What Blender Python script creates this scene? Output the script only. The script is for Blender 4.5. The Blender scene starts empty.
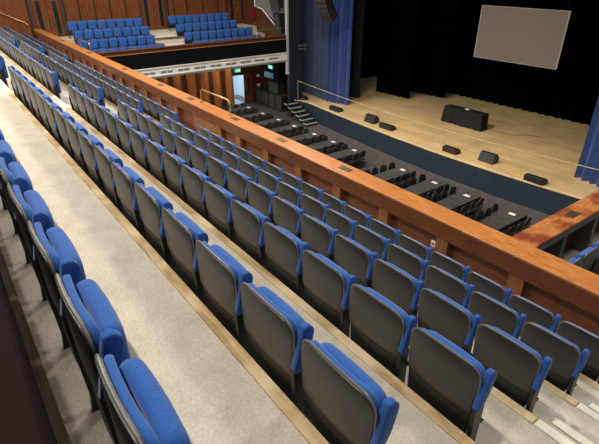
import bpy, bmesh, math, random
from mathutils import Vector, Matrix
random.seed(7)
sc = bpy.context.scene
COL = sc.collection
CZ = 8.78            # height of the camera above the stalls floor; shapes below are written relative to eye level
PI = math.pi

# ------------------------------------------------------------------ materials
def new_mat(name):
    m = bpy.data.materials.new(name); m.use_nodes = True
    nt = m.node_tree; b = nt.nodes['Principled BSDF']
    return m, nt, b
def plain(name, col, rough=.6, metal=0., noise=.12, scale=40., bump=0., spec=.5, sheen=0., emis=None, estr=0.):
    m, nt, b = new_mat(name)
    b.inputs['Roughness'].default_value = rough; b.inputs['Metallic'].default_value = metal
    b.inputs['Specular IOR Level'].default_value = spec
    if sheen: b.inputs['Sheen Weight'].default_value = sheen
    tc = nt.nodes.new('ShaderNodeTexCoord'); n = nt.nodes.new('ShaderNodeTexNoise')
    n.inputs['Scale'].default_value = scale; n.inputs['Detail'].default_value = 4
    nt.links.new(tc.outputs['Object'], n.inputs['Vector'])
    r = nt.nodes.new('ShaderNodeValToRGB')
    r.color_ramp.elements[0].position = .3; r.color_ramp.elements[1].position = .7
    r.color_ramp.elements[0].color = [c*(1-noise) for c in col]+[1]
    r.color_ramp.elements[1].color = [min(1, c*(1+noise)) for c in col]+[1]
    nt.links.new(n.outputs['Fac'], r.inputs['Fac']); nt.links.new(r.outputs['Color'], b.inputs['Base Color'])
    if bump:
        bp = nt.nodes.new('ShaderNodeBump'); bp.inputs['Strength'].default_value = bump; bp.inputs['Distance'].default_value = .01
        nt.links.new(n.outputs['Fac'], bp.inputs['Height']); nt.links.new(bp.outputs['Normal'], b.inputs['Normal'])
    if emis:
        b.inputs['Emission Color'].default_value = list(emis)+[1]; b.inputs['Emission Strength'].default_value = estr
    return m
def wood(name, c1, c2, rough=.35, scale=(1, 8, 8), blotch=None, spec=.5, detail=6):
    m, nt, b = new_mat(name)
    b.inputs['Roughness'].default_value = rough; b.inputs['Specular IOR Level'].default_value = spec
    tc = nt.nodes.new('ShaderNodeTexCoord'); mp = nt.nodes.new('ShaderNodeMapping')
    mp.inputs['Scale'].default_value = scale
    nt.links.new(tc.outputs['Object'], mp.inputs['Vector'])
    n = nt.nodes.new('ShaderNodeTexNoise'); n.inputs['Scale'].default_value = 2.5; n.inputs['Detail'].default_value = detail
    n.inputs['Distortion'].default_value = .8
    nt.links.new(mp.outputs['Vector'], n.inputs['Vector'])
    r = nt.nodes.new('ShaderNodeValToRGB')
    r.color_ramp.elements[0].position = .32; r.color_ramp.elements[1].position = .68
    r.color_ramp.elements[0].color = list(c1)+[1]; r.color_ramp.elements[1].color = list(c2)+[1]
    nt.links.new(n.outputs['Fac'], r.inputs['Fac'])
    out = r.outputs['Color']
    if blotch:
        n2 = nt.nodes.new('ShaderNodeTexNoise'); n2.inputs['Scale'].default_value = 2.2; n2.inputs['Detail'].default_value = 3
        nt.links.new(tc.outputs['Object'], n2.inputs['Vector'])
        r2 = nt.nodes.new('ShaderNodeValToRGB'); r2.color_ramp.elements[0].position = .45; r2.color_ramp.elements[1].position = .62
        nt.links.new(n2.outputs['Fac'], r2.inputs['Fac'])
        mx = nt.nodes.new('ShaderNodeMix'); mx.data_type = 'RGBA'
        nt.links.new(r2.outputs['Color'], mx.inputs['Factor']); nt.links.new(out, mx.inputs['A'])
        mx.inputs['B'].default_value = list(blotch)+[1]; out = mx.outputs['Result']
    nt.links.new(out, b.inputs['Base Color'])
    return m
def boards(name, c1, c2, bw=2.4, bh=.12, rough=.45, rot=0.):
    m, nt, b = new_mat(name); b.inputs['Roughness'].default_value = rough
    tc = nt.nodes.new('ShaderNodeTexCoord'); mp = nt.nodes.new('ShaderNodeMapping'); mp.inputs['Rotation'].default_value[2] = rot
    nt.links.new(tc.outputs['Object'], mp.inputs['Vector'])
    br = nt.nodes.new('ShaderNodeTexBrick')
    br.inputs['Color1'].default_value = list(c1)+[1]; br.inputs['Color2'].default_value = list(c2)+[1]
    br.inputs['Mortar'].default_value = [c*.75 for c in c1]+[1]; br.inputs['Mortar Size'].default_value = .004
    br.inputs['Scale'].default_value = 1; br.inputs['Brick Width'].default_value = bw; br.inputs['Row Height'].default_value = bh
    nt.links.new(mp.outputs['Vector'], br.inputs['Vector'])
    n = nt.nodes.new('ShaderNodeTexNoise'); n.inputs['Scale'].default_value = .9; n.inputs['Detail'].default_value = 5
    nt.links.new(tc.outputs['Object'], n.inputs['Vector'])
    mx = nt.nodes.new('ShaderNodeMix'); mx.data_type = 'RGBA'; mx.blend_type = 'MULTIPLY'; mx.inputs['Factor'].default_value = .5
    nt.links.new(br.outputs['Color'], mx.inputs['A']); nt.links.new(n.outputs['Fac'], mx.inputs['B'])
    nt.links.new(mx.outputs['Result'], b.inputs['Base Color'])
    return m
def carpet_floor(name, c1, c2, c3):
    m, nt, b = new_mat(name); b.inputs['Roughness'].default_value = .7
    tc = nt.nodes.new('ShaderNodeTexCoord')
    n = nt.nodes.new('ShaderNodeTexNoise'); n.inputs['Scale'].default_value = 5; n.inputs['Detail'].default_value = 8; n.inputs['Roughness'].default_value = .7
    nt.links.new(tc.outputs['Object'], n.inputs['Vector'])
    r = nt.nodes.new('ShaderNodeValToRGB'); e = r.color_ramp.elements
    e[0].position = .3; e[0].color = list(c1)+[1]; e[1].position = .72; e[1].color = list(c3)+[1]
    x = e.new(.5); x.color = list(c2)+[1]
    nt.links.new(n.outputs['Fac'], r.inputs['Fac'])
    v = nt.nodes.new('ShaderNodeTexNoise'); v.inputs['Scale'].default_value = 60; v.inputs['Detail'].default_value = 3
    nt.links.new(tc.outputs['Object'], v.inputs['Vector'])
    mx = nt.nodes.new('ShaderNodeMix'); mx.data_type = 'RGBA'; mx.blend_type = 'OVERLAY'; mx.inputs['Factor'].default_value = .35
    nt.links.new(r.outputs['Color'], mx.inputs['A']); nt.links.new(v.outputs['Fac'], mx.inputs['B'])
    nt.links.new(mx.outputs['Result'], b.inputs['Base Color'])
    bp = nt.nodes.new('ShaderNodeBump'); bp.inputs['Strength'].default_value = .25; bp.inputs['Distance'].default_value = .01
    nt.links.new(v.outputs['Fac'], bp.inputs['Height']); nt.links.new(bp.outputs['Normal'], b.inputs['Normal'])
    return m

M = {}
M['shell'] = plain('seat_shell_plastic', (.023, .0235, .0235), rough=.38, noise=.08, scale=90, bump=.05, spec=.75)
M['shell_low'] = plain('seat_lower_plastic', (.012, .012, .0125), rough=.5, noise=.08, scale=90)
M['rim_highlight'] = plain('shell_edge_highlight', (.15, .148, .14), rough=.34, noise=.05, spec=.8)  # paler than the shell: the highlight on its edge, painted in
M['blue'] = plain('blue_seat_fabric', (.012, .098, .40), rough=.9, noise=.16, scale=120, bump=.25, sheen=.25)
M['blue_dull'] = plain('blue_side_fabric', (.012, .088, .36), rough=.92, noise=.16, scale=120, bump=.2, sheen=.15)
M['black_metal'] = plain('black_metal', (.012, .012, .013), rough=.45, metal=.3)
M['rivet'] = plain('bare_metal_rivet', (.6, .56, .5), rough=.35, metal=.8)
M['floor'] = carpet_floor('pale_vinyl_floor', (.46, .415, .35), (.55, .505, .435), (.63, .585, .51))
M['nosing'] = wood('pale_wood_nosing', (.34, .22, .10), (.62, .46, .24), rough=.5, scale=(1.2, 14, 14), blotch=(.74, .6, .38))
M['step_strip'] = plain('cream_step_nosing', (.80, .78, .66), rough=.5, noise=.08, scale=12)
M['riser'] = plain('grey_riser', (.24, .21, .18), rough=.8)
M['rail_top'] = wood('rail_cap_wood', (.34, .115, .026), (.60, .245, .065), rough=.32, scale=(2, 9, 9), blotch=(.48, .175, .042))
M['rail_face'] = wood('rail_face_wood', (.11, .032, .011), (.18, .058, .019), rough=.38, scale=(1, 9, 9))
M['rail_pilaster'] = wood('rail_pilaster_wood', (.17, .06, .02), (.30, .115, .04), rough=.4, scale=(9, 9, 1.5))
M['rail_red'] = wood('worn_rail_cap_wood', (.34, .11, .03), (.56, .25, .085), rough=.3, scale=(9, 2, 9), blotch=(.22, .045, .018))
M['rail_grey'] = plain('grey_brown_rail_back', (.16, .14, .115), rough=.6)
M['brass'] = plain('aged_brass', (.62, .47, .25), rough=.28, metal=.9, noise=.1)
M['plate'] = plain('bronze_plate', (.09, .075, .05), rough=.4, metal=.5)
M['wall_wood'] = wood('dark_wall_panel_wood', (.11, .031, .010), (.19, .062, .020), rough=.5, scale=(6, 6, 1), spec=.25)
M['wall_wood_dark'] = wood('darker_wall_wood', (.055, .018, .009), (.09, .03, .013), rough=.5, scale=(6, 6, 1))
M['wall_groove'] = plain('dark_groove', (.010, .006, .005), rough=.7)
M['stall_board'] = wood('bright_curved_board', (.34, .12, .03), (.55, .22, .065), rough=.35, scale=(6, 6, .8))
M['door_glass'] = plain('dark_door_glass', (.012, .018, .02), rough=.08, noise=.3, scale=5, spec=.8)
M['black_panel'] = plain('black_fascia_panel', (.005, .005, .006), rough=.9, spec=.1)
M['moulding'] = plain('white_plaster_moulding', (.84, .82, .78), rough=.55, noise=.06, scale=14)
M['moulding_dark'] = plain('grey_plaster_relief', (.22, .21, .20), rough=.6)
M['column'] = plain('white_column_paint', (.42, .42, .42), rough=.5, noise=.04)
M['navy'] = plain('navy_proscenium_paint', (.012, .016, .034), rough=.55, noise=.15, scale=3)
M['stage_front'] = plain('navy_stage_front', (.012, .026, .045), rough=.6, noise=.12, scale=3)
M['stage'] = boards('pale_stage_boards', (.80, .56, .27), (.90, .67, .36), bw=2.2, bh=.14)
M['stalls_floor'] = plain('grey_stalls_carpet', (.075, .066, .070), rough=.9, noise=.22, scale=2.5)
M['curtain'] = plain('blue_velvet_curtain', (.015, .055, .24), rough=.85, noise=.2, scale=3, sheen=.4)
M['curtain_grey'] = plain('slate_blue_curtain', (.040, .062, .135), rough=.85, noise=.2, scale=3, sheen=.4)
M['curtain_dark'] = plain('dark_navy_curtain', (.006, .009, .022), rough=.9, noise=.2, scale=3)
M['drape'] = plain('black_stage_drape', (.0016, .0016, .002), rough=1., noise=.3, scale=2, spec=0.)
M['cloth'] = plain('black_table_cloth', (.012, .012, .013), rough=.85, noise=.25, scale=5, spec=.3)
M['table_top'] = plain('dark_grey_cloth_top', (.06, .057, .055), rough=.75, noise=.25, scale=6)
M['paper'] = plain('white_paper', (.85, .85, .83), rough=.7, noise=.03)
M['chair_pad'] = plain('charcoal_chair_vinyl', (.028, .027, .027), rough=.5, noise=.15, scale=20)
M['chair_metal'] = plain('dark_chair_tube', (.10, .10, .10), rough=.3, metal=.6)
M['speaker'] = plain('black_speaker_case', (.012, .012, .012), rough=.6)
M['speaker_mesh'] = plain('speaker_grille', (.05, .048, .045), rough=.5, noise=.35, scale=60)
M['screen'] = plain('grey_beige_glow_screen', (.17, .138, .112), rough=.8, noise=.02, scale=2, emis=(.30, .245, .20), estr=.06)  # blank surface given a faint glow of its own, no picture on it
M['screen_edge'] = plain('screen_border', (.42, .38, .34), rough=.7, noise=.02)
M['rope'] = plain('twisted_gold_rope', (.48, .39, .21), rough=.7, noise=.6, scale=28)
M['steel'] = plain('brushed_steel', (.35, .34, .32), rough=.3, metal=.7)
M['exit'] = plain('green_exit_face', (.02, .35, .25), rough=.4, emis=(.06, .60, .42), estr=.5)
M['white_mark'] = plain('white_sign_mark', (.9, .95, .92), rough=.4, emis=(.8, 1, .92), estr=.5)
M['bright'] = plain('glowing_corridor_paint', (.55, .66, .74), rough=.6, noise=.04, emis=(.5, .66, .78), estr=.22)  # walls glow by themselves, the corridor's brightness put into the paint
M['bright_floor'] = plain('pale_blue_corridor_floor', (.42, .58, .68), rough=.5, noise=.06)
M['red'] = plain('red_enamel', (.16, .008, .008), rough=.5)
M['soffit'] = plain('grey_soffit', (.16, .165, .17), rough=.6)
M['white'] = plain('white_plastic', (.72, .70, .62), rough=.4, noise=.04)
M['monitor_glass'] = plain('pale_blue_monitor_glass', (.05, .11, .16), rough=.2, emis=(.10, .2, .27), estr=.2)
M['maroon'] = wood('dark_maroon_wood', (.008, .0028, .0025), (.013, .0045, .004), rough=.75, scale=(1, 8, 8), spec=.1)
M['cable'] = plain('black_cable', (.01, .01, .01), rough=.6)

# ------------------------------------------------------------------ mesh helpers
def box(bm, x0, x1, y0, y1, z0, z1, bev=0., seg=1, rot=None, about=None):
    vs = [bm.verts.new(p) for p in ((x0,y0,z0),(x1,y0,z0),(x1,y1,z0),(x0,y1,z0),(x0,y0,z1),(x1,y0,z1),(x1,y1,z1),(x0,y1,z1))]
    fs = [bm.faces.new([vs[i] for i in f]) for f in ((3,2,1,0),(4,5,6,7),(0,1,5,4),(1,2,6,5),(2,3,7,6),(3,0,4,7))]
    if rot is not None:
        c = Vector(about or ((x0+x1)/2, (y0+y1)/2, (z0+z1)/2))
        for v in vs: v.co = c + rot @ (v.co - c)
    if bev:
        es = list({e for f in fs for e in f.edges})
        bmesh.ops.bevel(bm, geom=es, offset=bev, segments=seg, profile=.5, affect='EDGES')
def prism(bm, pts, lo, hi, plane='XY'):
    def P(a, b, c):
        return {'XY': (a, b, c), 'XZ': (a, c, b), 'YZ': (c, a, b)}[plane]
    A = [bm.verts.new(P(a, b, lo)) for a, b in pts]; B = [bm.verts.new(P(a, b, hi)) for a, b in pts]
    n = len(pts)
    f = [bm.faces.new(A[::-1]), bm.faces.new(B)]
    for i in range(n): f.append(bm.faces.new((A[i], A[(i+1) % n], B[(i+1) % n], B[i])))
    bmesh.ops.recalc_face_normals(bm, faces=f)
    return f, A, B
def tube(bm, path, r, n=8, cap=True):
    path = [Vector(p) for p in path]; rings = []
    prev = None
    for i, p in enumerate(path):
        d = (path[min(i+1, len(path)-1)] - path[max(i-1, 0)]).normalized()
        if prev is None:
            a = d.orthogonal().normalized()
        else:
            a = (prev - d*prev.dot(d)).normalized()
        prev = a; b = d.cross(a)
        rings.append([bm.verts.new(p + (a*math.cos(2*PI*k/n) + b*math.sin(2*PI*k/n))*r) for k in range(n)])
    for A, B in zip(rings, rings[1:]):
        for k in range(n): bm.faces.new((A[k], A[(k+1) % n], B[(k+1) % n], B[k]))
    if cap:
        bm.faces.new(rings[0][::-1]); bm.faces.new(rings[-1])
def rounded(w, z0, z1, rt, rb=.02, n=6, taper=1.):
    """outline of a panel: rounded corners, bottom width = w*taper"""
    pts = []
    def arc(cx, cz, r, a0, a1):
        for i in range(n+1):
            a = a0 + (a1-a0)*i/n; pts.append((cx + r*math.cos(a), cz + r*math.sin(a)))
    h = w/2
    arc(h-rt, z1-rt, rt, 0, PI/2); arc(-h+rt, z1-rt, rt, PI/2, PI)
    hb = h*taper
    arc(-hb+rb, z0+rb, rb, PI, 1.5*PI); arc(hb-rb, z0+rb, rb, 1.5*PI, 2*PI)
    return pts
def slab(bm, pts, y0, y1, bev, seg, xs, zs, deform):
    f, A, B = prism(bm, pts, y0, y1, 'XZ')
    if bev:
        es = list({e for face in f[:2] for e in face.edges})
        bmesh.ops.bevel(bm, geom=es, offset=bev, segments=seg, profile=.5, affect='EDGES')
    for x in xs: bmesh.ops.bisect_plane(bm, geom=bm.verts[:]+bm.edges[:]+bm.faces[:], plane_co=(x,0,0), plane_no=(1,0,0))
    for z in zs: bmesh.ops.bisect_plane(bm, geom=bm.verts[:]+bm.edges[:]+bm.faces[:], plane_co=(0,0,z), plane_no=(0,0,1))
    for v in bm.verts: v.co = deform(v.co.copy())

BASE = {}
def mesh_obj(name, bm, mat, smooth=False, angle=40):
    me = bpy.data.meshes.new(name)
    bmesh.ops.recalc_face_normals(bm, faces=bm.faces[:])
    if smooth:
        for f in bm.faces: f.smooth = True
        for e in bm.edges:
            if len(e.link_faces) == 2 and e.calc_face_angle(0) > math.radians(angle): e.smooth = False
    bm.to_mesh(me); bm.free()
    mats = mat if isinstance(mat, (list, tuple)) else [mat]
    for m in mats: me.materials.append(m)
    o = bpy.data.objects.new(name, me); COL.objects.link(o)
    return o
def thing(name, label, cat, base=(0,0,0), group=None, rotz=0.):
    o = bpy.data.objects.new(name, None); COL.objects.link(o)
    o.empty_display_size = .1
    o.location = (base[0], base[1], base[2]+CZ); o.rotation_euler = (0, 0, rotz)
    o['label'] = label; o['category'] = cat
    if group: o['group'] = group
    BASE[o.name] = Vector(base)
    return o
def part(name, bm, mat, parent, smooth=False, local=False, label=None, angle=40):
    if not local:
        b = BASE[parent.name]
        for v in bm.verts: v.co -= b
    o = mesh_obj(name, bm, mat, smooth, angle); o.parent = parent
    BASE[o.name] = BASE.get(parent.name, Vector((0,0,0)))
    if label: o['label'] = label
    return o
def solo(name, bm, mat, label, cat, base, group=None, smooth=False):
    for v in bm.verts: v.co -= Vector(base)
    o = mesh_obj(name, bm, mat, smooth)
    o.location = (base[0], base[1], base[2]+CZ)
    o['label'] = label; o['category'] = cat
    if group: o['group'] = group
    BASE[o.name] = Vector(base)
    return o
def struct(name, bm, mat, smooth=False):
    o = mesh_obj(name, bm, mat, smooth); o.location = (0, 0, CZ); o['kind'] = 'structure'
    BASE[o.name] = Vector((0,0,0))
    return o
def NB(): return bmesh.new()
def copy_tree(root, loc, rotz, label, group, name=None, keep=None):
    r = root.copy(); COL.objects.link(r)
    r.location = (loc[0], loc[1], loc[2]+CZ); r.rotation_euler = (0, 0, rotz)
    r['label'] = label; r['group'] = group
    for ch in root.children:
        if keep is not None and ch not in keep: continue
        c = ch.copy(); COL.objects.link(c); c.parent = r
        for g in ch.children:
            d = g.copy(); COL.objects.link(d); d.parent = c
    return r
ORD = ['first','second','third','fourth','fifth','sixth','seventh','eighth','ninth','tenth','eleventh','twelfth','thirteenth',
       'fourteenth','fifteenth','sixteenth','seventeenth','eighteenth']

# ------------------------------------------------------------------ camera
F = 471.; PITCH = math.radians(28.5); YAW = math.radians(53.2)
cam_d = bpy.data.cameras.new('camera'); cam = bpy.data.objects.new('camera', cam_d); COL.objects.link(cam)
cam_d.sensor_fit = 'HORIZONTAL'; cam_d.sensor_width = 36.; cam_d.lens = F/599*36
cam.location = (0, 0, CZ); cam.rotation_euler = (PI/2 - PITCH, 0, YAW)
cam_d.clip_start = .02; cam_d.clip_end = 200
sc.camera = cam
_f = Vector((-math.sin(YAW)*math.cos(PITCH), math.cos(YAW)*math.cos(PITCH), -math.sin(PITCH)))
_r = Vector((math.cos(YAW), math.sin(YAW), 0)); _u = _r.cross(_f)
def proj(p):
    p = Vector(p); d = p.dot(_f)
    if d < .05: return (-999, -999)
    return (299.5 + F*p.dot(_r)/d, 222 - F*p.dot(_u)/d)

# ------------------------------------------------------------------ levels of the raked balcony
HF = [1.866 + .4*k for k in range(6)]                     # depth of each tier's floor below the eye
YS = [.134, .951, 1.784, 2.589, 3.385, 4.183]             # where the top edge of each row's seat backs stands
EDGE = [-.005] + [y-.035 for y in YS[1:]]                 # front edge of the tier behind row k
T = .846
RAIL_Y0, RAIL_Y1, RAIL_H = 4.93, 5.31, 3.05
AISLES = [(-10.48, -9.32), (-20.85, -19.55)]
XL, XR = -31.1, 3.0

# floors: one slab for each tier
tier_lim = [(-1.9, EDGE[0])] + [(EDGE[k], EDGE[k+1]) for k in range(5)] + [(EDGE[5], 5.06)]
for k, (y0, y1) in enumerate(tier_lim):
    h = 1.466 + .4*k
    bm = NB(); box(bm, XL, XR, y0, y1-.001, -h-.55, -h)
    struct('floor', bm, M['floor'])
# wooden nosing along each tier edge, broken at the aisles
def nosing(k, x0, x1, w=.062):
    h = 1.466 + .4*k; y = EDGE[k]
    bm = NB(); box(bm, x0, x1, y-w, y+.006, -h+.001, -h+.016, .003)
    box(bm, x0, x1, y+.0, y+.012, -h-.05, -h+.001)
    struct('trim_%d' % (k+1), bm, M['nosing'])
for k in range(6):
    nosing(k, -9.32, -.76 if k else .3)
    if k: nosing(k, -19.55, -10.48); nosing(k, XL+.02, -20.85)
# half steps with cream nosings in the aisles
def aisle_steps(x0, x1, ks):
    for k in ks:
        h = 1.466 + .4*k; y = EDGE[k]
        bm = NB(); box(bm, x0+.02, x1, y+.013, y+.30, -h-.4, -h-.2)
        struct('floor', bm, M['floor'])
        bm = NB(); box(bm, x0+.01, x1, y-.06, y+.008, -h+.001, -h+.014, .003); struct('trim_11', bm, M['step_strip'])
        bm = NB(); box(bm, x0+.02, x1, y+.24, y+.308, -h-.199, -h-.186, .003); struct('trim_12', bm, M['step_strip'])
aisle_steps(-.76, 1.6, range(1, 6))
aisle_steps(-10.48, -9.32, range(1, 6))
aisle_steps(-20.85, -19.55, range(1, 6))

# ------------------------------------------------------------------ theatre seat
W = .463
def bow(amount, half=.235):
    return lambda x: amount*(min(abs(x)/half, 1.2)**2)
def make_seat():
    t = thing('theatre_seat', 'seat', 'seat', (0,0,0))
    bz = bow(.016)
    lean = .015
    crown = lambda x: .012*(1-min(1,(x/.2)**2))
    def dsh(off):
        def f(c):
            c.y += bz(c.x) + off - lean*(c.z-T)
            if c.z > .7: c.z += crown(c.x)
            return c
        return f
    xs = [-.18,-.12,-.06,0,.06,.12,.18]
    bm = NB(); slab(bm, rounded(W, .52, T-.008, .075, .012, taper=.965), -.012, .012, .006, 2, xs, [.6,.72], dsh(0))
    sh = part('back_shell', bm, M['shell'], t, True, True)
    # pale tube along the shell's outline, the edge highlight put in as colour
    pts = rounded(W+.004, .42, T-.006, .076, .012, taper=.965)
    n = 6; half = pts[:2*(n+1)]
    path = [(pts[-1][0], .54)] + half + [(-pts[-1][0], .54)]
    d = dsh(0); path3 = []
    for i, (x, z) in enumerate(path):
        path3.append(d(Vector((x, 0, z))))
    a = path3[n+1]; b = path3[n+2]
    mids = [d(Vector((a.x + (b.x-a.x)*s, 0, T-.006))) for s in (.2,.35,.5,.65,.8)]
    path3 = path3[:n+2] + mids + path3[n+2:]
    bm = NB(); tube(bm, path3, .0065, 6); part('rim_highlight', bm, M['rim_highlight'], sh, True, True)
    bm = NB(); slab(bm, rounded(W*.965, .13, .525, .02, .06, taper=.93), -.010, .010, .005, 1, xs, [.25], dsh(.010))
    part('lower_panel', bm, M['shell_low'], t, True, True)
    # upholstered back
    def dback(c):
        c.y += bz(c.x) - lean*(c.z-T); c.y += -.02*max(0, (c.z-.5))*0
        return c
    bm = NB(); slab(bm, rounded(W-.022, .36, T-.012, .07, .03), .012, .044, .013, 3, xs, [.5,.65], dback)
    part('backrest', bm, M['blue'], t, True, True)
    # tipped-up seat cushion
    def dcu(c):
        c.y += .012*(1-(c.x/.22)**2) + .03*(.8-c.z)*0
        return c
    bm = NB(); slab(bm, rounded(.42, .40, .788, .06, .06), .050, .128, .034, 4, [-.12,-.06,0,.06,.12], [.5,.7], dcu)
    part('cushion', bm, M['blue'], t, True, True)
    # upholstered side wing on the right, carried by a black standard
    def wing(s, nm=True):
        x = s*.249
        bm = NB()
        prism(bm, [(-.010,.575),(.03,.57),(.08,.66),(.110,.78),(.104,.81),(.080,.832),(.045,.828)], x-.020, x+.020, 'YZ')
        es = [e for e in bm.edges]
        bmesh.ops.bevel(bm, geom=es, offset=.008, segments=2, profile=.5, affect='EDGES')
        w = part('side_wing', bm, M['blue_dull'], t, True, True, angle=50)
        bm = NB()
        prism(bm, [(.0,.0),(.16,.0),(.14,.05),(.07,.10),(.065,.59),(-.01,.59),(.01,.10)], x-.014, x+.014, 'YZ')
        l = part('leg', bm, M['black_metal'], t, False, True)
        return [w, l]
    wr = wing(1); wl = wing(-1)
    bm = NB()
    tube(bm, [(-.262,.09,.44),(.262,.09,.44)], .014, 8)
    part('hinge', bm, M['black_metal'], t, False, True)
    return t, wl, wr
seat, wingL, wingR = make_seat()
allp = list(seat.children)
core = [c for c in allp if c not in wingL]
placed = [0]
ROWNAME = {5: 'row beside the balcony rail', 4: 'second row from the rail', 3: 'third row from the rail',
           2: 'fourth row from the rail', 1: 'fifth row from the rail'}
def put(x, y, z, rz, label, group, last):
    placed[0] += 1
    j = random.uniform(-.006, .006)
    return copy_tree(seat, (x, y+j, z), rz + random.uniform(-.008, .008), label, group, keep=None if last else core)
vis_rows = []
for row in range(6):
    z = -HF[row]; y = YS[row]
    grp = 'blue tip-up seats in the ' + (ROWNAME[row] if row else 'nearest row')
    dx = [0, -.015, -.055, -.075, -.09, -.09][row]
    for i in range(16):
        x = -1.02 + dx - .53*i; px, py = proj((x, y, z+.6))
        if px < -45 and proj((x+.3, y+.1, z+.8))[0] < -5: continue
        if row == 0: lab = 'blue theatre seat in the nearest row, %s up from the photo\'s bottom left' % ORD[i]
        else: lab = 'blue theatre seat, %s from the right-hand steps, %s' % (ORD[i], ROWNAME[row])
        put(x, y, z, 0, lab, grp, i == 15)
    if row == 0: continue
    for i in range(17):
        x = -10.80 - .53*i
        if proj((x+.25, y+.1, z+.8))[0] < -3: continue
        put(x, y, z, 0, 'blue theatre seat, %s beyond the first cross aisle, %s' % (ORD[i], ROWNAME[row]), grp, i == 16)
    for i in range(16):
        x = -21.17 - .53*i
        if proj((x+.25, y+.1, z+.8))[0] < -3: continue
        put(x, y, z, 0, 'blue theatre seat, %s beyond the far cross aisle, %s' % (ORD[i], ROWNAME[row]), grp, i == 15)

# ------------------------------------------------------------------ main balcony rail
t = thing('balcony_rail', 'long polished wooden balcony rail with recessed panels in front of the seats', 'railing', (-14, 5.1, -HF[5]))
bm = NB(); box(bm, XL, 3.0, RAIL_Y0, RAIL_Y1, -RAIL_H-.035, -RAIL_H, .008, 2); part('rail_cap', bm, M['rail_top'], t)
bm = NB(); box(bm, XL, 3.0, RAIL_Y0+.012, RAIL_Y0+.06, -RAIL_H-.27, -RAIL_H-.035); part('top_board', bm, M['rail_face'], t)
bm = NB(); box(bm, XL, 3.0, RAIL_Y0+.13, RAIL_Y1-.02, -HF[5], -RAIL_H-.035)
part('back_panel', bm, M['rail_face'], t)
bm = NB(); box(bm, XL, 3.0, RAIL_Y0+.02, RAIL_Y0+.13, -HF[5], -HF[5]+.12); part('skirting', bm, M['rail_face'], t)
xp = -2.2
while xp > XL+.3:
    wide = .2
    bm = NB()
    if -11.2 < xp < -11.1: xp -= 1.12; bm.free(); continue
    if -10.2 < xp < -9.9: box(bm, -11.16, -9.72, RAIL_Y0+.025, RAIL_Y0+.13, -HF[5]+.12, -RAIL_H-.27)
    else: box(bm, xp-wide/2, xp+wide/2, RAIL_Y0+.025, RAIL_Y0+.13, -HF[5]+.12, -RAIL_H-.27)
    part('pilaster', bm, M['rail_pilaster'], t)
    xp -= 1.12
bm = NB(); box(bm, XL, 3.0, RAIL_Y0-.003, RAIL_Y0+.004, -RAIL_H-.014, -RAIL_H-.004); part('edge_strip', bm, M['brass'], t)  # brass strip put in for the bright highlight along the cap edge
PL = [(-25.3,'second'),(-20.88,'b'),(-16.72,'c'),(-13.63,'d'),(-11.62,'e'),(-9.31,'f'),(-7.45,'g'),(-5.55,'h')]
for (x, _) in PL:
    bm = NB(); box(bm, x-.13, x+.13, RAIL_Y0+.14, RAIL_Y0+.27, -RAIL_H, -RAIL_H+.008, .003)
    box(bm, x-.10, x+.10, RAIL_Y0+.165, RAIL_Y0+.245, -RAIL_H+.008, -RAIL_H+.011)
    part('cover_plate', bm, M['plate'], t, label='small dark metal plate let into the rail cap')
# socket plate on the panel
bm = NB(); box(bm, -3.56, -3.38, RAIL_Y0+.115, RAIL_Y0+.13, -3.58, -3.48, .004)
so = solo('wall_socket', bm, M['white'], 'small cream double socket on the balcony rail panel', 'socket', (-3.48, RAIL_Y0+.125, -3.585))
for dx in (-.035, .035):
    bm = NB(); box(bm, -3.48+dx-.02, -3.48+dx+.02, RAIL_Y0+.110, RAIL_Y0+.116, -3.545, -3.515); part('outlet', bm, M['rail_face'], so)
# brass loops above the aisles
def loop(x0, x1, label, z0=-RAIL_H, y=5.2, hgt=.34):
    t = thing('brass_handrail', label, 'handrail', ((x0+x1)/2, y, z0), 'brass loops on the balcony rail')
    r = .11; P = [(x0, y, z0), (x0, y, z0+hgt-r)]
    for i in range(1, 7): a = PI - PI/2*i/6; P.append((x0+r+r*math.cos(a), y, z0+hgt-r+r*math.sin(a)))
    for i in range(0, 7): a = PI/2 - PI/2*i/6; P.append((x1-r+r*math.cos(a), y, z0+hgt-r+r*math.sin(a)))
    P.append((x1, y, z0))
    bm = NB(); tube(bm, P, .021, 10); part('bar', bm, M['brass'], t, True)
    for x in (x0, x1):
        bm = NB(); tube(bm, [(x, y, z0), (x, y, z0+.02)], .05, 14); part('flange', bm, M['brass'], t, True)
loop(-11.12, -9.62, 'brass loop handrail on the balcony rail, the nearer and larger one')
loop(-22.5, -20.95, 'brass loop handrail far along the balcony rail, by the side gallery', hgt=.36)

# maroon barrier beside the camera and brass rail on far wall
bm = NB(); box(bm, -7.5, .6, -.45, -.024, -1.10, -.62, .006); box(bm, -7.5, .6, -.40, -.07, -1.466, -1.10)
solo('wooden_barrier', bm, M['maroon'], 'dark maroon wooden barrier at the bottom left edge of the photo', 'barrier', (-3, -.2, -1.466))
t = thing('wall_handrail', 'thin brass handrail sloping along the far left wood wall', 'handrail', (XL+.1, 4, -3.2))
pts = [(XL+.09, 2.4, -1.52), (XL+.09, 3.56, -2.15), (XL+.09, 4.62, -2.70), (XL+.09, 4.75, -2.84), (XL+.02, 4.76, -2.86)]
bm = NB(); tube(bm, pts, .028, 8); part('bar', bm, M['brass'], t, True)
for y, z in ((2.8, -1.74), (4.3, -2.54)):
    bm = NB(); tube(bm, [(XL, y, z-.06), (XL+.09, y, z)], .015, 8); part('bracket', bm, M['brass'], t)

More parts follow.
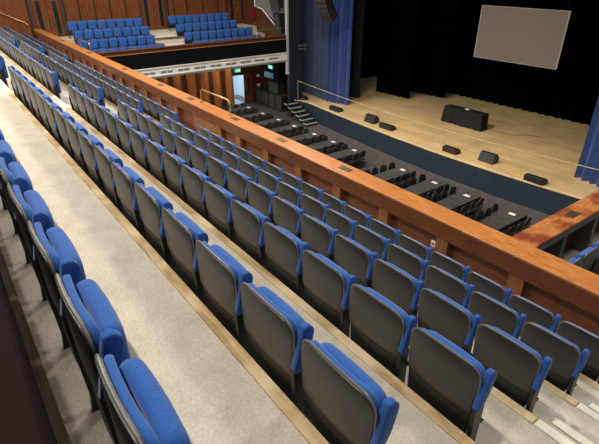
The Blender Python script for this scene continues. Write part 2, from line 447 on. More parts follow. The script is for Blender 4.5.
# ------------------------------------------------------------------ far left wall (x = XL) with doors
bm = NB(); box(bm, XL-.3, XL, -8, 19.3, -4.9, 1.6); struct('wall_left', bm, M['wall_wood'])
def groove(y, w=.07, z0=-4.6, z1=1.5, dark=True, d=.02):
    bm = NB(); box(bm, XL, XL+d, y-w/2, y+w/2, z0, z1); struct('trim_20', bm, M['wall_groove'] if dark else M['wall_wood_dark'])
for y in (1.2, 3.1, 4.95, 6.72, 7.54, 8.41, 9.3, 10.19, 11.1): groove(y, .16 if y in (4.95, 6.72) else .07)
for y in (12.85, 13.28, 14.16, 15.3, 16.4, 17.05): groove(y, .14 if y in (12.85, 17.05) else .07)
def door(n, y0, y1, zb, ztop=-.6):
    bm = NB(); box(bm, XL+.002, XL+.03, y0-.22, y1+.22, zb, ztop+.3); f = struct('door_%d' % n, bm, M['wall_wood_dark'])
    ym = (y0+y1)/2
    for a, b in ((y0, ym-.012), (ym+.012, y1)):
        bm = NB(); box(bm, XL+.03, XL+.07, a, b, zb+.01, ztop); lf = part('door_leaf', bm, M['wall_wood'], f)
        c = a + .12 if a == y0 else b - .33
        bm = NB(); box(bm, XL+.068, XL+.078, c, c+.21, zb+.42, ztop-.12, .003); part('pane', bm, M['door_glass'], lf)
        hy = b-.06 if a == y0 else a+.06
        bm = NB(); box(bm, XL+.07, XL+.12, hy-.02, hy+.02, zb+.95, zb+1.25, .006); part('handle', bm, M['brass'], lf)
door(1, 5.20, 6.50, -3.95, -1.55)
door(2, 11.22, 12.60, -3.72, -1.2)
door(3, 17.2, 18.5, -3.72, -1.2)

# ------------------------------------------------------------------ left side gallery
GX = -25.1
gal_floor = [(-25.12, -26.7, -4.62), (-26.7, -27.65, -4.47), (-27.65, -28.6, -4.10), (-28.6, -29.6, -3.74), (-29.6, XL, -3.72)]
gal_floor = [(-25.30, -26.75, -4.66), (-26.75, -27.75, -4.29), (-27.75, -28.75, -3.91), (-28.75, XL, -3.54)]
# rows' shell tops: x, z
GR = [(-27.15, -3.81), (-28.1, -3.44), (-29.05, -3.05), (-30.0, -2.68)]
bm = NB()
for (a, b, z) in ((-25.30, -27.25, -4.66), (-27.25, -28.2, -4.29), (-28.2, -29.15, -3.90), (-29.15, XL, -3.53)):
    box(bm, b, a, 5.32, 18.2, -5.0, z)
struct('floor', bm, M['floor'])
for (a, z) in ((-27.25, -4.29), (-28.2, -3.90), (-29.15, -3.53)):
    for y0, y1 in ((5.4, 10.75), (12.35, 18.1)):
        bm = NB(); box(bm, a-.02, a+.015, y0, y1, z-.04, z+.012); struct('trim_21', bm, M['nosing'])
bm = NB()
for (a, z) in ((-27.25, -4.29), (-28.2, -3.90), (-29.15, -3.53)):
    box(bm, a, a+.30, 10.75, 12.35, z-.19, z-.185+.02)
struct('trim_22', bm, M['step_strip'])
for r, (x, z) in enumerate(GR):
    rn = ['front', 'second', 'third', 'back'][r]
    A = {0: 9, 1: 8, 2: 8, 3: 8}[r]
    for i in range(A):
        y = {0: 6.3, 1: 6.65, 2: 6.75, 3: 6.75}[r] + .525*i
        put(x, y, z-T, -PI/2, 'blue gallery seat, %s from the left in the %s row, left gallery block' % (ORD[i], rn),
            'blue seats in the left block of the side gallery', True)
    B = {0: 9, 1: 9, 2: 8, 3: 8}[r]
    for i in range(B):
        y = {0: 12.75, 1: 12.7, 2: 12.65, 3: 12.6}[r] + .525*i
        put(x, y, z-T, -PI/2, 'blue gallery seat, %s from the left in the %s row, gallery block nearer the stage' % (ORD[i], rn),
            'blue seats in the gallery block nearer the stage', True)
# gallery front
t = thing('gallery_balustrade', 'side gallery front with wooden rail, black panel and white plaster moulding', 'balcony front', (GX, 12, -5.25))
YA, YB = 5.32, 17.75
bm = NB(); box(bm, GX-.22, GX+.03, YA, YB, -3.76, -3.70, .008); part('rail_cap', bm, M['rail_face'], t)
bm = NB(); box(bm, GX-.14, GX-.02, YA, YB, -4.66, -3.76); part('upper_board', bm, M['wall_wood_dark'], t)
bm = NB(); box(bm, GX-.02, GX+.02, YA, YB, -3.93, -3.895); part('brass_strip', bm, M['rail_top'], t)
bm = NB(); box(bm, GX-.02, GX+.03, YA, YB, -4.68, -3.93); part('black_panel', bm, M['black_panel'], t)
bm = NB()
prism(bm, [(GX-.1,-4.68),(GX+.09,-4.68),(GX+.09,-4.73),(GX+.03,-4.80),(GX+.03,-4.84),(GX+.05,-4.86),(GX+.05,-5.06),(GX+.08,-5.08),(GX+.08,-5.13),(GX-.02,-5.25),(GX-.1,-5.25)], YA, YB, 'XZ')
mo = part('moulding', bm, M['moulding'], t)
yy = YA+.3
while yy < YB-.5:
    for q in (0, 1):
        a = yy + q*.36; bm = NB()
        box(bm, GX+.05, GX+.065, a, a+.30, -5.01, -4.985); box(bm, GX+.05, GX+.065, a, a+.30, -4.925, -4.90)
        box(bm, GX+.05, GX+.065, a, a+.03, -4.985, -4.925); box(bm, GX+.05, GX+.065, a+.27, a+.30, -4.985, -4.925)
        box(bm, GX+.05, GX+.06, a+.03, a+.27, -4.975, -4.935)
        part('relief_panel', bm, M['moulding_dark'], mo)
    yy += .98
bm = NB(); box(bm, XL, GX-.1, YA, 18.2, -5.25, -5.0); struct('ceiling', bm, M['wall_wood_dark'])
# gallery brass loop near the stage
t = thing('gallery_handrail', 'brass handrail at the stage end of the side gallery', 'handrail', (GX-.1, 16.3, -3.7))
bm = NB(); tube(bm, [(GX-.1, 15.7, -3.7), (GX-.1, 15.7, -3.38), (GX-.1, 15.82, -3.30), (GX-.1, 17.5, -3.30)], .025, 8); part('bar', bm, M['brass'], t, True)
bm = NB(); tube(bm, [(GX-.1, 15.7, -3.7), (GX-.1, 15.7, -3.68)], .05, 10); part('flange', bm, M['brass'], t, True)

# end wall of the gallery and proscenium
bm = NB(); box(bm, XL, GX, 18.3, 18.5, -5.25, 1.6); struct('wall_end', bm, M['wall_wood_dark'])
bm = NB(); box(bm, -29.85, GX-.14, 18.96, 19.08, -8.78, -5.25); struct('wall_end', bm, M['wall_wood_dark'])
bm = NB(); prism(bm, [(-29.2,1.4),(-29.2,-2.30),(-28.35,-2.42),(-26.3,-3.35),(-25.5,-3.35),(-25.5,1.4)], 18.16, 18.29, 'XZ')
struct('trim_30', bm, M['soffit'])
bm = NB(); tube(bm, [(-29.2,18.15,1.4),(-29.2,18.15,-2.32),(-28.35,18.15,-2.44),(-26.9,18.15,-3.28)], .035, 6); struct('trim_31', bm, M['moulding'])
bm = NB(); prism(bm, [(-29.9,-2.55),(-29.35,-2.55),(-29.3,-3.1),(-29.95,-3.1)], 18.14, 18.299, 'XZ')
solo('red_box', bm, M['red'], 'small dark red box on the wood wall at the end of the side gallery', 'box', (-29.6, 18.2, -3.1))
t = thing('proscenium_column', 'slender white column edge beside the navy stage wall', 'column', (GX+.02, 17.85, -5.3))
bm = NB(); box(bm, GX-.12, GX+.10, 17.76, 17.90, -5.9, 1.6, .02, 2); part('shaft', bm, M['column'], t)
bm = NB(); box(bm, GX-.10, GX+.14, 17.72, 17.92, -6.02, -5.9, .02); part('base', bm, M['column'], t)
bm = NB(); box(bm, GX-.14, GX+.08, 17.92, 18.95, -8.78, 1.6); struct('wall_proscenium', bm, M['navy'])
bm = NB(); box(bm, GX+.08, GX+.12, 18.6, 19.2, -4.42, -4.34); box(bm, GX+.08, GX+.12, 18.6, 19.2, -4.62, -4.54)
solo('wall_bracket', bm, M['steel'], 'pair of small grey bars on the navy proscenium wall', 'bracket', (GX+.1, 18.9, -4.6))

# hanging black speakers in front of the gallery end wall
def speaker_cab(name, label, cx, cy, cz, w, d, h, tilt=0, grp=None, rz=0):
    t = thing(name, label, 'speaker', (cx, cy, cz), grp, rz)
    R = Matrix.Rotation(tilt, 3, 'X')
    bm = NB(); box(bm, -w/2, w/2, -d/2, d/2, -h/2, h/2, .02, 2)
    for v in bm.verts: v.co = R @ v.co
    part('cabinet', bm, M['speaker'], t, False, True)
    bm = NB(); box(bm, -w/2+.04, w/2-.04, -d/2-.012, -d/2, -h/2+.04, h/2-.04)
    for v in bm.verts: v.co = R @ v.co
    part('grille', bm, M['speaker_mesh'], t, False, True)
    return t
t = speaker_cab('hanging_speaker', 'black speaker hanging at the top beside the white column', -26.35, 17.95, -1.75, .95, .5, 1.5, .25)
bm = NB(); box(bm, -.05, .05, -.05, .05, .7, 3.0); part('hanger', bm, M['steel'], t, False, True)
t = speaker_cab('hanging_speaker', 'lower black speaker above the gallery rail beside the white column', -25.85, 17.85, -3.05, .62, .5, 1.15, .2)
bm = NB(); box(bm, -.04, .04, .05, .3, .4, .8); part('hanger', bm, M['steel'], t, False, True)
bm = NB(); tube(bm, [(-26.3,17.7,-2.45),(-25.2,17.7,-2.45)], .03, 6)
solo('steel_bar', bm, M['steel'], 'short pale horizontal bar between the two hanging speakers', 'bar', (-25.7, 17.7, -2.45))

# ------------------------------------------------------------------ stalls: floor, wall under the gallery
bm = NB(); box(bm, -30.3, 2.5, 5.35, 19.6, -9.0, -8.78); struct('floor', bm, M['stalls_floor'])
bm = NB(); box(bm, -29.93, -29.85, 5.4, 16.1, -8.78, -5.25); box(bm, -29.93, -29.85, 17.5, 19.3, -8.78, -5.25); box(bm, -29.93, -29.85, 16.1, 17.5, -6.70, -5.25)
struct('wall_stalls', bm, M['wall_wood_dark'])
# bright convex boards
yy = 8.3; j = 0
while yy < 15.9:
    w = .62; bm = NB(); top = -6.05 - .0*j
    n = 8; pts = []
    for i in range(n+1):
        u = i/n; pts.append((yy + w*u, -29.83 + .26*math.sin(PI*u)))
    A = []; B = []
    for (y, x) in pts:
        s = (y-yy)/w
        A.append(bm.verts.new((x, y, -8.7))); B.append(bm.verts.new((x, y, -5.9 - .22*math.sin(PI*s))))
    for i in range(n): bm.faces.new((A[i], A[i+1], B[i+1], B[i]))
    o = struct('trim_40', bm, M['stall_board'], True)
    yy += .95; j += 1
# door opening to the bright corridor, and the open dark leaf
bm = NB(); box(bm, -32.5, -32.4, 15.5, 18.4, -8.78, -6.0); box(bm, -32.4, -30.05, 15.5, 15.6, -8.78, -6.0); box(bm, -32.4, -30.05, 18.3, 18.4, -8.78, -6.0)
struct('wall_corridor', bm, M['bright'])
bm = NB(); box(bm, -32.4, -29.86, 16.15, 17.45, -8.80, -8.775); struct('floor', bm, M['bright_floor'])
bm = NB()
for y0, y1 in ((16.02, 16.12), (17.36, 17.42)): box(bm, -29.86, -29.78, y0, y1, -8.78, -6.66)
box(bm, -29.86, -29.78, 16.02, 17.42, -6.74, -6.64)
f = struct('door_4', bm, M['wall_wood_dark'])
bm = NB(); box(bm, -29.84, -29.78, 17.43, 18.0, -8.77, -6.7); lf = part('door_leaf', bm, M['wall_wood'], f)
bm = NB(); box(bm, -29.78, -29.765, 17.62, 17.76, -8.2, -6.9); part('pane', bm, M['door_glass'], lf)
bm = NB(); box(bm, -29.78, -29.73, 17.47, 17.51, -7.9, -7.5); part('handle', bm, M['steel'], lf)
bm = NB(); box(bm, -32.39, -32.36, 16.5, 17.6, -8.3, -6.9); struct('door_5', bm, M['column'])

def exit_sign(c, axis, label, w=.46, h=.24):
    t = thing('exit_sign', label, 'sign', c)
    bm = NB()
    if axis == 'X': box(bm, -.03, .03, -w/2, w/2, -h/2, h/2, .01)
    else: box(bm, -w/2, w/2, -.03, .03, -h/2, h/2, .01)
    part('sign_face', bm, M['exit'], t, False, True)
    # running figure, arrow and doorway pictogram
    def P(pts):
        bm_ = NB()
        for poly in pts:
            q = [(a*w, b*h) for a, b in poly]
            if axis == 'X': prism(bm_, q, .031, .036, 'YZ')
            else: prism(bm_, q, -.036, -.031, 'XZ')
        return bm_
    bm = P([[(.12,-.35),(.36,-.35),(.36,.36),(.12,.36)],
            [(-.14,.18),(-.07,.18),(-.07,.34),(-.14,.34)], [(-.2,-.05),(-.05,-.02),(-.07,.15),(-.15,.15)],
            [(-.2,-.05),(-.12,-.05),(-.2,-.35),(-.27,-.33)], [(-.1,-.05),(-.04,-.05),(.05,-.3),(-.01,-.33)],
            [(-.44,.0),(-.34,.14),(-.34,-.14)]])
    part('pictogram', bm, M['white_mark'], t, False, True)
exit_sign((-29.72, 16.85, -6.38), 'X', 'green exit sign above the bright doorway under the gallery')
t = thing('hanging_monitor', 'black hanging box with pale blue screen under the gallery end', 'monitor', (-27.4, 18.1, -6.8))
bm = NB(); box(bm, -28.35, -26.45, 18.05, 18.9, -6.75, -5.5, .03); part('case', bm, M['black_panel'], t)
bm = NB(); box(bm, -28.15, -27.05, 18.02, 18.05, -6.68, -6.30, .01); part('screen', bm, M['monitor_glass'], t)
exit_sign((-27.3, 17.99, -5.92), 'Y', 'green exit sign on the black box under the gallery end', .5, .24)
# small white notices on the wall
for z, lb in ((-6.95, 'upper small white notice on the dark wall by the speakers'), (-7.6, 'lower small white notice on the dark wall by the speakers')):
    bm = NB(); box(bm, -29.84, -29.82, 18.45, 18.7, z-.09, z+.09); o = solo('wall_notice', bm, M['paper'], lb, 'notice', (-29.83, 18.57, z), 'white notices by the speakers')

# speaker stack on the stalls floor
def stack_cab(x0, x1, y0, y1, z0, z1, label, name='speaker_cabinet', grp='black speaker cabinets beside the stage steps'):
    t = thing(name, label, 'speaker', ((x0+x1)/2, (y0+y1)/2, z0), grp)
    bm = NB(); box(bm, x0, x1, y0, y1, z0, z1, .025, 2); part('cabinet', bm, M['speaker'], t)
    bm = NB(); box(bm, x0+.06, x1-.06, y0-.015, y0, z0+.06, z1-.06, .005); part('grille', bm, M['speaker_mesh'], t)
    bm = NB(); box(bm, x0+.04, x1-.04, y0+.04, y1-.04, z1, z1+.012); part('top_plate', bm, M['chair_metal'], t)
for i in range(4):
    x0 = -29.55 + i*.83
    stack_cab(x0, x0+.79, 18.15, 18.9, -8.78, -7.72, '%s black speaker cabinet from the left in the row beside the stage steps' % ORD[i])
stack_cab(-27.95, -26.75, 18.2, 18.8, -7.70, -6.92, 'black speaker on top of the cabinet row by the stage', grp=None)

# ------------------------------------------------------------------ stage
front = [(-25.0, 18.30), (-24.6, 18.50), (-24.0, 18.60), (-21, 18.28), (-18, 18.02), (-15.6, 17.86), (-13, 17.76), (-10, 17.84), (-7.5, 18.02), (-5, 18.3), (-3.2, 18.6)]
t = thing('stage', 'wide pale wooden stage with a dark navy front', 'stage', (-14, 20, -8.78))
ST = -7.69
poly = front + [(-1.5, 18.8), (-1.5, 28.3), (-27.5, 28.3), (-27.5, 19.1), (-25.0, 19.1)]
bm = NB(); prism(bm, poly, ST-.06, ST, 'XY'); part('deck', bm, M['stage'], t)
inn = [(x, y+.04) for x, y in front]
bm = NB(); prism(bm, inn + [(-3.2, 19.6), (-25.0, 18.9)], -8.78, ST-.06, 'XY'); part('front_panel', bm, M['stage_front'], t)
bm = NB()
for (a, b) in zip(front, front[1:]):
    prism(bm, [a, b, (b[0], b[1]+.05), (a[0], a[1]+.05)], ST, ST+.006, 'XY')
part('edge_strip', bm, M['step_strip'], t)

def drape(name, mat, label, path, z0, z1, depth=.12, pitch=.34, grp=None, cat='curtain', jag=0.):
    """hanging cloth with real folds along a polyline"""
    P = [Vector((a, b, 0)) for a, b in path]
    L = [0]
    for a, b in zip(P, P[1:]): L.append(L[-1] + (b-a).length)
    n = int(L[-1]/pitch*8)+2; cols = []
    bm = NB(); rnd = random.Random(int(abs(path[0][0]*37)))
    ph = 0
    for i in range(n+1):
        s = L[-1]*i/n
        k = max(j for j in range(len(L)) if L[j] <= s+1e-9); k = min(k, len(P)-2)
        d = (P[k+1]-P[k]).normalized(); p = P[k] + d*(s-L[k]); nn = Vector((-d.y, d.x, 0))
        ph += 2*PI/8*(1 + .35*math.sin(i*.37) )
        cols.append((p, nn, math.sin(ph) + .25*math.sin(ph*2.1+1)))
    zs = [z0, z0+.35, z0+1.2, (z0+z1)/2, z1-1, z1]
    grid = []
    for (p, nn, a) in cols:
        grid.append([bm.verts.new((p + nn*depth*a*(1.15 if q < 2 else 1 if q < 4 else .75)).to_tuple()[:2] + (z + (jag*a if q == 0 else 0),)) for q, z in enumerate(zs)])
    for A, B in zip(grid, grid[1:]):
        for q in range(len(zs)-1): bm.faces.new((A[q], B[q], B[q+1], A[q+1]))
    c = Vector((sum(p.x for p in P)/len(P), sum(p.y for p in P)/len(P), z0))
    return solo(name, bm, mat, label, cat, c, grp, True)
drape('stage_curtain', M['curtain_grey'], 'slate blue pleated curtain next to the navy wall, left of the bright blue one',
      [(-27.1, 20.25), (-23.5, 19.85)], ST+.02, 1.6, .13, .30)
drape('stage_curtain', M['curtain'], 'bright blue pleated curtain hanging at the left of the stage opening',
      [(-23.5, 19.75), (-21.85, 20.15)], ST+.02, 1.6, .12, .30)
drape('stage_curtain', M['curtain_dark'], 'very dark navy curtain just behind the bright blue one',
      [(-23.7, 21.8), (-22.7, 22.0)], ST+.02, 1.6, .1, .32)
drape('stage_curtain', M['curtain'], 'bright blue curtain at the right edge of the photo',
      [(-7.75, 20.1), (-6.4, 19.75), (-3.6, 20.05)], ST+.02, 1.6, .13, .36)
drape('black_drape', M['drape'], 'black wing drape behind the left curtains', [(-23.6, 24.3), (-20.6, 24.4)], ST+.01, 2.5, .1, .4)
drape('black_drape', M['drape'], 'second black wing drape, nearer the back of the stage', [(-22.5, 26.2), (-19.2, 26.4)], ST+.01, 2.5, .1, .4)
drape('black_drape', M['drape'], 'wide black backdrop behind the projection screen', [(-27.3, 27.9), (-1.6, 27.9)], ST+.01, 4.5, .1, .5)
drape('black_drape', M['drape'], 'black side drape masking the left end of the stage', [(-27.2, 20.7), (-27.2, 27.8)], ST+.01, 4.0, .08, .5)
drape('black_drape', M['drape'], 'black wing drape at the right of the stage', [(-6.3, 23), (-3.0, 23)], ST+.01, 2.5, .1, .4)
drape('black_drape', M['drape'], 'black side drape masking the right end of the stage', [(-1.7, 19.5), (-1.7, 27.8)], ST+.01, 4.0, .08, .5)
# valance high over the opening (keeps the back of the stage in the dark)
bm = NB(); box(bm, -25.0, -3.0, 20.9, 21.0, .55, 6.0); solo('stage_valance', bm, M['drape'], 'black valance high above the stage opening', 'curtain', (-14, 20.95, .55))
bm = NB(); box(bm, -30.05, 1.5, 28.4, 28.6, -9.0, 6); struct('wall_back', bm, M['drape'])
# screen
t = thing('projection_screen', 'blank grey-beige projection screen hanging over the stage', 'screen', (-13.99, 24.5, -4.45))
bm = NB(); box(bm, -16.33, -11.64, 24.5, 24.52, -4.45, -1.86); part('screen_surface', bm, M['screen'], t)
bm = NB()
for a in ((-16.36, -16.30, -4.48, -1.83), (-11.67, -11.61, -4.48, -1.83)): box(bm, a[0], a[1], 24.48, 24.53, a[2], a[3])
for a in ((-16.3, -11.67, -1.86, -1.83), (-16.3, -11.67, -4.48, -4.45)): box(bm, a[0], a[1], 24.48, 24.53, a[2], a[3])
part('border', bm, M['screen_edge'], t)
bm = NB()
for x in (-16.2, -11.8): tube(bm, [(x, 24.5, -1.84), (x, 24.5, 3.0)], .012, 6)
part('hanging_wire', bm, M['cable'], t)
# table under black cloth on the stage
t = thing('draped_table', 'table under a floor-length black cloth standing on the stage', 'table', (-14.75, 22.5, ST))
bm = NB()
x0, x1, y0, y1, zt = -16.1, -13.7, 22.15, 22.75, -6.83
def skirt(bm, x0, x1, y0, y1, zb, zt, amp=.05, step=.12, flare=.07):
    per = []
    def seg(a, b):
        L = math.hypot(b[0]-a[0], b[1]-a[1]); n = max(2, int(L/step))
        for i in range(n): per.append((a[0]+(b[0]-a[0])*i/n, a[1]+(b[1]-a[1])*i/n))
    seg((x0,y0),(x1,y0)); seg((x1,y0),(x1,y1)); seg((x1,y1),(x0,y1)); seg((x0,y1),(x0,y0))
    cx, cy = (x0+x1)/2, (y0+y1)/2
    top = [bm.verts.new((x, y, zt)) for x, y in per]; rows = [top]
    for q, f in ((.5, .6), (1, 1)):
        r = []
        for i, (x, y) in enumerate(per):
            ox = 1 if x >= x1-1e-6 else -1 if x <= x0+1e-6 else 0; oy = 1 if y >= y1-1e-6 else -1 if y <= y0+1e-6 else 0
            a = (flare + amp*math.sin(i*1.9)+amp*.5*math.sin(i*.7))*f
            r.append(bm.verts.new((x+ox*a, y+oy*a, zt + (zb-zt)*q)))
        rows.append(r)
    n = len(per)
    for A, B in zip(rows, rows[1:]):
        for i in range(n): bm.faces.new((A[i], B[i], B[(i+1) % n], A[(i+1) % n]))
    bm.faces.new(top)
skirt(bm, x0, x1, y0, y1, ST+.02, zt)
part('cloth', bm, M['cloth'], t, True)
for x in (x0+.1, x1-.1):
    for y in (y0+.1, y1-.1):
        bm = NB(); box(bm, x-.02, x+.02, y-.02, y+.02, ST, zt-.02); part('leg', bm, M['chair_metal'], t)
bm = NB(); box(bm, -14.95, -14.72, 22.4, 22.52, zt+.001, zt+.03); solo('paper_slip', bm, M['paper'], 'tiny pale object on the draped stage table', 'paper', (-14.8, 22.45, zt))
bm = NB(); tube(bm, [(-13.4,22.7,ST+.012),(-12.9,22.9,ST+.012),(-12.2,23.0,ST+.012),(-11.8,23.6,ST+.012),(-11.2,23.8,ST+.012)], .012, 5)
solo('cable', bm, M['cable'], 'thin black cable on the stage right of the draped table', 'cable', (-12.6, 23, ST))

# stage monitors
def monitor(x, y, w, label, wedge=False, rz=0):
    t = thing('stage_monitor', label, 'speaker', (x, y, ST), 'black monitor speakers along the stage edge', rz)
    if wedge: prof = [(-.24, 0), (.22, 0), (.27, .22), (.10, .42), (-.08, .40)]
    else: prof = [(-.22, 0), (.22, 0), (.22, .12), (.05, .25), (-.22, .25)]
    bm = NB(); prism(bm, prof, -w/2, w/2, 'YZ'); bmesh.ops.bevel(bm, geom=bm.edges[:], offset=.015, segments=1, affect='EDGES')
    part('cabinet', bm, M['speaker'], t, False, True)
    bm = NB(); a, b = prof[2], prof[3]
    n = Vector((0, -(b[1]-a[1]), (b[0]-a[0]))).normalized()*-1
    q = [Vector((0, a[0]+(b[0]-a[0])*s, a[1]+(b[1]-a[1])*s)) for s in (.12, .88)]
    vs = [bm.verts.new((xx, p.y+n.y*o*-1, p.z+abs(n.z)*o)) for o in (.0, .012) for p in q for xx in (-w/2+.05, w/2-.05)]
    bmesh.ops.convex_hull(bm, input=vs); part('grille', bm, M['speaker_mesh'], t, False, True)
    for s in (-1, 1):
        bm = NB(); box(bm, s*(w/2+.002)-.006, s*(w/2+.002)+.006, -.08, .04, .12, .16); part('handle', bm, M['chair_metal'], t, False, True)
mons = [(-21.35, 18.75, .85, False, 'black monitor speaker on the stage edge, farthest left'),
        (-18.35, 18.75, .75, True, 'upright wedge monitor on the stage, second from the left'),
        (-16.95, 18.6, .9, False, 'black monitor speaker on the stage edge, third from the left'),
        (-12.6, 18.35, .75, False, 'black monitor speaker at the middle of the stage edge'),
        (-10.85, 18.65, .75, True, 'upright wedge monitor on the stage, second from the right'),
        (-8.35, 18.2, .82, False, 'black monitor speaker on the stage edge, farthest right')]
for x, y, w, wd, lb in mons: monitor(x, y, w, lb, wd)
# rope barrier across the stage
t = thing('rope_post', 'pale metal post holding the rope at the left of the stage edge', 'post', (-24.88, 18.48, ST))
bm = NB(); tube(bm, [(-24.88, 18.48, ST), (-24.88, 18.48, ST+1.22)], .045, 10); part('pole', bm, M['steel'], t, True)
bm = NB(); tube(bm, [(-24.88, 18.48, ST), (-24.88, 18.48, ST+.03)], .14, 16); part('base', bm, M['black_metal'], t, True)
P = []
for i in range(61):
    u = i/60; x = -24.88 + 22.18*u
    P.append((x, 18.48 + .37*u - .35*math.sin(PI*u), -6.47 - .28*math.sin(PI*u)**.8))
bm = NB(); tube(bm, P, .017, 8); solo('barrier_rope', bm, M['rope'], 'thin twisted gold rope stretched across the front of the stage', 'rope', (-14, 18.4, -6.6), None, True)
t = thing('rope_post', 'metal rope post at the right end of the stage, out by the right curtain', 'post', (-2.7, 18.85, ST))
bm = NB(); tube(bm, [(-2.7, 18.85, ST), (-2.7, 18.85, ST+1.22)], .045, 10); part('pole', bm, M['steel'], t, True)
# steps up to the stage
t = thing('stage_steps', 'open metal steps with pale-edged treads up to the left of the stage', 'steps', (-24.2, 18.0, -8.78))
for i in range(6):
    x1 = -22.55 - i*.40; z = -8.60 + i*.165
    bm = NB(); box(bm, x1-.34, x1, 17.40, 18.25, z-.05, z, .006); tr = part('tread', bm, M['cloth'], t)
    bm = NB(); box(bm, x1-.05, x1+.012, 17.39, 18.26, z-.052, z+.008); box(bm, x1-.34, x1, 17.38, 17.41, z-.05, z+.006); part('nosing', bm, M['column'], tr)
for y in (17.42, 18.23):
    bm = NB(); prism(bm, [(-22.5,-8.78),(-22.75,-8.78),(-24.95,-7.88),(-24.95,-7.72),(-24.6,-7.72)], y-.02, y+.02, 'XZ'); part('stringer', bm, M['black_metal'], t)
for y in (17.44, 18.21):
    bm = NB(); tube(bm, [(-24.3,y,-8.78),(-24.3,y,-7.9)], .02, 6); part('leg', bm, M['steel'], t)
bm = NB()
for s in range(5):
    r = .30 - .02*s
    tube(bm, [(-24.72 + r*math.cos(2*PI*i/16), 18.85 + .9*r*math.sin(2*PI*i/16), ST+.03+.04*s+.012*math.sin(i)) for i in range(17)], .022, 5, False)
box(bm, -24.85, -24.55, 18.75, 18.95, ST, ST+.2)
solo('coiled_cable', bm, M['cable'], 'dark coil of cable on the stage corner by the rope post', 'cable', (-24.7, 18.85, ST))

# line array speakers hung left and right
def line_array(x, y, z, n, label, rz=0):
    t = thing('line_array', label, 'speaker', (x, y, z), 'hanging line arrays either side of the stage', rz)
    yy, zz, a = 0., 0., .0
    for i in range(n):
        R = Matrix.Rotation(a, 3, 'X')
        bm = NB(); box(bm, -.42, .42, -.26, .26, -.13, .13, .02)
        for v in bm.verts: v.co = R @ v.co + Vector((0, yy, zz))
        c = part('cabinet', bm, M['speaker'], t, False, True)
        bm = NB(); box(bm, -.38, .38, -.275, -.26, -.11, .11)
        for v in bm.verts: v.co = R @ v.co + Vector((0, yy, zz))
        part('grille', bm, M['speaker_mesh'], c, False, True)
        a += .10; zz -= .265*math.cos(a); yy += .265*math.sin(a)
    bm = NB(); box(bm, -.35, .35, -.2, .2, .14, .22); box(bm, -.03, .03, -.03, .03, .2, 3.2); part('flying_frame', bm, M['chair_metal'], t, False, True)
line_array(-21.95, 17.9, -.8, 8, 'curved black line array speaker hanging over the left curtains', rz=.1)
line_array(-7.1, 17.9, .35, 11, 'black line array speaker hanging at the top right edge', rz=-.1)

# ------------------------------------------------------------------ stalls tables and chairs
FL = -8.78; TT = FL+.76
tx = [-7.62, -9.59, -11.19, -12.97, -16.15, -17.76, -19.34, -21.19, -22.78, -24.5, -26.2]
def make_chair():
    t = thing('banquet_chair', 'chair', 'chair', (0,0,0))
    # faces +y
    bm = NB(); box(bm, -.21, .21, -.20, .22, .43, .49, .02, 2); part('seat', bm, M['chair_pad'], t, True, True)
    bm = NB()
    slab(bm, rounded(.40, .60, .93, .14, .06), -.22, -.18, .014, 2, [-.1,0,.1], [.75], lambda c: Vector((c.x, c.y - .12*(c.z-.6) + .03*(c.x/.2)**2*1, c.z)))
    part('backrest', bm, M['chair_pad'], t, True, True)
    bm = NB()
    for s in (-1, 1): tube(bm, [(s*.19,-.20,.43),(s*.185,-.205,.62),(s*.16,-.24,.88)], .012, 6)
    tube(bm, [(-.187,-.204,.60),(.187,-.204,.60)], .011, 6)
    part('back_frame', bm, M['chair_metal'], t, True, True)
    for sx in (-1, 1):
        for y0, y1 in ((.19, .22), (-.18, -.26)):
            bm = NB(); tube(bm, [(sx*.19, y0, .45), (sx*.20, y1, .0)], .012, 6); part('leg', bm, M['chair_metal'], t, True, True)
    return t
chair = make_chair()
seenT = 0
for ti, x in enumerate(tx):
    if x <= -16.15: lb = '%s black-clothed table left of the central gap' % ORD[ti-4]
    else: lb = '%s black-clothed stalls table from the right' % ORD[ti]
    t = thing('stalls_table', lb + ', white card on it', 'table', (x, 14.35, FL), 'black-clothed tables in the stalls')
    bm = NB(); box(bm, x-.37, x+.37, 12.9, 15.88, TT-.03, TT, .008); part('table_top', bm, M['table_top'], t)
    bm = NB(); skirt(bm, x-.372, x+.372, 12.9, 15.885, TT-.20, TT-.028, .012, .15, .02); part('cloth_drop', bm, M['cloth'], t, True)
    for yy in (15.6, 14.45, 14.3, 13.1):
        bm = NB()
        for s in (-1, 1): tube(bm, [(x+s*.28, yy, FL), (x+s*.25, yy, TT-.04)], .015, 6)
        tube(bm, [(x-.28, yy, FL+.15), (x+.28, yy, FL+.15)], .012, 6); part('leg', bm, M['chair_metal'], t)
    bm = NB(); box(bm, x-.12, x+.12, 15.40, 15.56, TT+.001, TT+.012)
    o = solo('menu_card', bm, M['paper'], 'white card on the ' + lb, 'card', (x, 15.5, TT), 'white cards on the stalls tables')
    for side, s in (('left', -1), ('right', 1)):
        for c in range(4):
            y = 15.42 - .52*c + random.uniform(-.04, .04)
            cx = x + s*(.43 + random.uniform(-.02, .04))
            if not (0 < proj((cx, y, FL+.9))[0] < 610) : continue
            short = ('%s table left of the central gap' % ORD[ti-4]) if x <= -16.15 else ('%s table from the right' % ORD[ti])
            copy_tree(chair, (cx, y, FL), s*PI/2 + random.uniform(-.12, .12),
                      'banquet chair %s from stage, %s of %s' % (ORD[c], side, short), 'dark chairs around the stalls tables')
def remove_tree(o):
    for ch in list(o.children_recursive): bpy.data.objects.remove(ch)
    bpy.data.objects.remove(o)
remove_tree(chair)

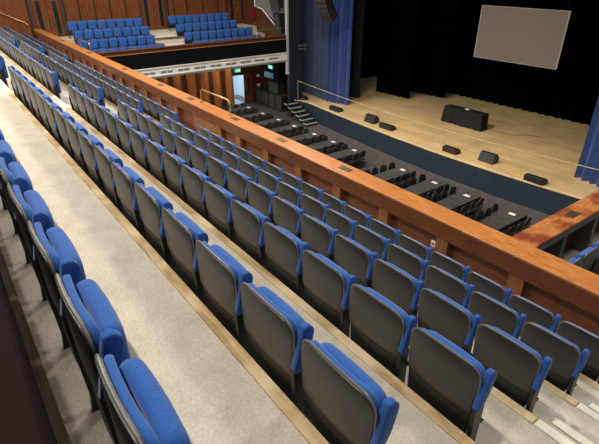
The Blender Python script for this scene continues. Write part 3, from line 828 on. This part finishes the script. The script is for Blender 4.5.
# ------------------------------------------------------------------ right side gallery
RX0, RX1, RH = -3.12, -2.72, 3.72
t = thing('side_gallery_rail', 'worn reddish wooden rail of the right side gallery running to the stage', 'railing', (-2.9, 11, -4.66))
bm = NB(); box(bm, RX0, RX1, 5.4, 17.9, -RH-.05, -RH, .008); part('rail_cap', bm, M['rail_red'], t)
bm = NB(); box(bm, RX0+.04, RX0+.12, 5.4, 17.9, -5.2, -RH-.05); part('back_panel', bm, M['rail_face'], t)
bm = NB(); box(bm, RX1-.05, RX1-.01, 5.4, 17.9, -RH-.17, -RH-.05); part('top_board', bm, M['rail_grey'], t)
y = 6.45
while y < 17.5:
    bm = NB(); prism(bm, [(RX1-.03,-RH-.17),(RX1-.03,-4.2),(RX1+.02,-4.66),(RX0+.12,-4.66),(RX0+.12,-RH-.17)], y-.06, y+.06, 'XZ'); part('post', bm, M['rail_grey'], t)
    y += 1.12
bm = NB(); box(bm, RX0+.13, RX0+.28, 7.85, 8.12, -RH, -RH+.01, .003); part('cover_plate', bm, M['plate'], t, label='dark metal plate let into the worn rail cap')
bm = NB(); box(bm, RX0+.12, 4, 5.35, 18, -5.0, -4.66); struct('floor', bm, M['riser'])
bm = NB(); box(bm, -1.95, 4, 5.35, 18, -4.66, -4.45); struct('floor', bm, M['riser'])
bm = NB(); box(bm, -1.50, -1.44, 5.35, 18, -4.45, -4.40); struct('trim_50', bm, M['nosing'])
for i in range(4):
    put(-2.20, 6.72 + .53*i, -3.80-T, PI/2, 'blue seat in the right side gallery, %s beyond the main balcony rail' % ORD[i], 'blue seats in the right side gallery', True)

# remove the seat prototype (every placed seat is a copy)
remove_tree(seat)

# ------------------------------------------------------------------ light
def area(name, loc, target, size, power, col, sy=None, spread=None):
    l = bpy.data.lights.new(name, 'AREA'); l.energy = power; l.color = col; l.size = size
    if sy: l.shape = 'RECTANGLE'; l.size_y = sy
    if spread: l.spread = spread
    o = bpy.data.objects.new(name, l); COL.objects.link(o)
    o.location = (loc[0], loc[1], loc[2]+CZ)
    d = Vector(target) - Vector(loc); o.rotation_euler = d.to_track_quat('-Z', 'Y').to_euler()
    return o
def spot(name, loc, target, power, col, angle=60, blend=.5, radius=.1):
    l = bpy.data.lights.new(name, 'SPOT'); l.energy = power; l.color = col
    l.spot_size = math.radians(angle); l.spot_blend = blend; l.shadow_soft_size = radius
    o = bpy.data.objects.new(name, l); COL.objects.link(o)
    o.location = (loc[0], loc[1], loc[2]+CZ)
    d = Vector(target) - Vector(loc); o.rotation_euler = d.to_track_quat('-Z', 'Y').to_euler()
    return o
WARM = (1., .90, .76)
for x, p in ((-2.4, 640), (-6.5, 560), (-11, 900), (-16.5, 2000), (-22, 2100), (-28, 1500)):
    yl = -1.0 if x > -15 else -4.5
    spot('ceiling_downlight', (x, yl, 4.6), (x, 1.5, -2), p, WARM, 120, .6, .05)
for x, p in ((-1, 60), (-7, 200), (-14, 350), (-22, 350)):
    area('ceiling_panel', (x, 6.5, 5.5), (x, 4.5, -3), 1.2, p, WARM)
for x in (-20, -14, -8):
    spot('stage_wash', (x, 9.5, 5.0), (x, 18.6, ST), 2600, (1, .84, .60), 33, .9, .25)
area('stack_fill', (-26.5, 14, -5.5), (-27.5, 18.5, -8), .6, 45, WARM)  # added fill to lift the dark speaker stack, no lamp stands here
area('right_gallery_fill', (-1, 9, 3), (-1.5, 9, -4.6), 1, 130, WARM)  # added fill that brightens the right gallery floor, not a real fitting
area('stalls_light', (-15, 11, 4.5), (-15, 13, -8.7), 3, 500, WARM, 1.5)
area('gallery_light', (-26.5, 11, 3.5), (-29, 11, -3.5), 1.5, 130, WARM)
area('corridor_light', (-31.3, 16.8, -6.1), (-31.3, 16.8, -8.7), .8, 25, (.8, .92, 1))
for y in (9, 12, 15): spot('undergallery_light', (-28.3, y, -5.3), (-29.8, y, -7.5), 45, (1, .75, .45), 110, .6, .05)
w = bpy.data.worlds.new('world'); sc.world = w; w.use_nodes = True
w.node_tree.nodes['Background'].inputs['Color'].default_value = (.9, .95, 1, 1)
w.node_tree.nodes['Background'].inputs['Strength'].default_value = .12
sc.view_settings.view_transform = 'Standard'
sc.view_settings.look = 'None'
sc.view_settings.exposure = .62
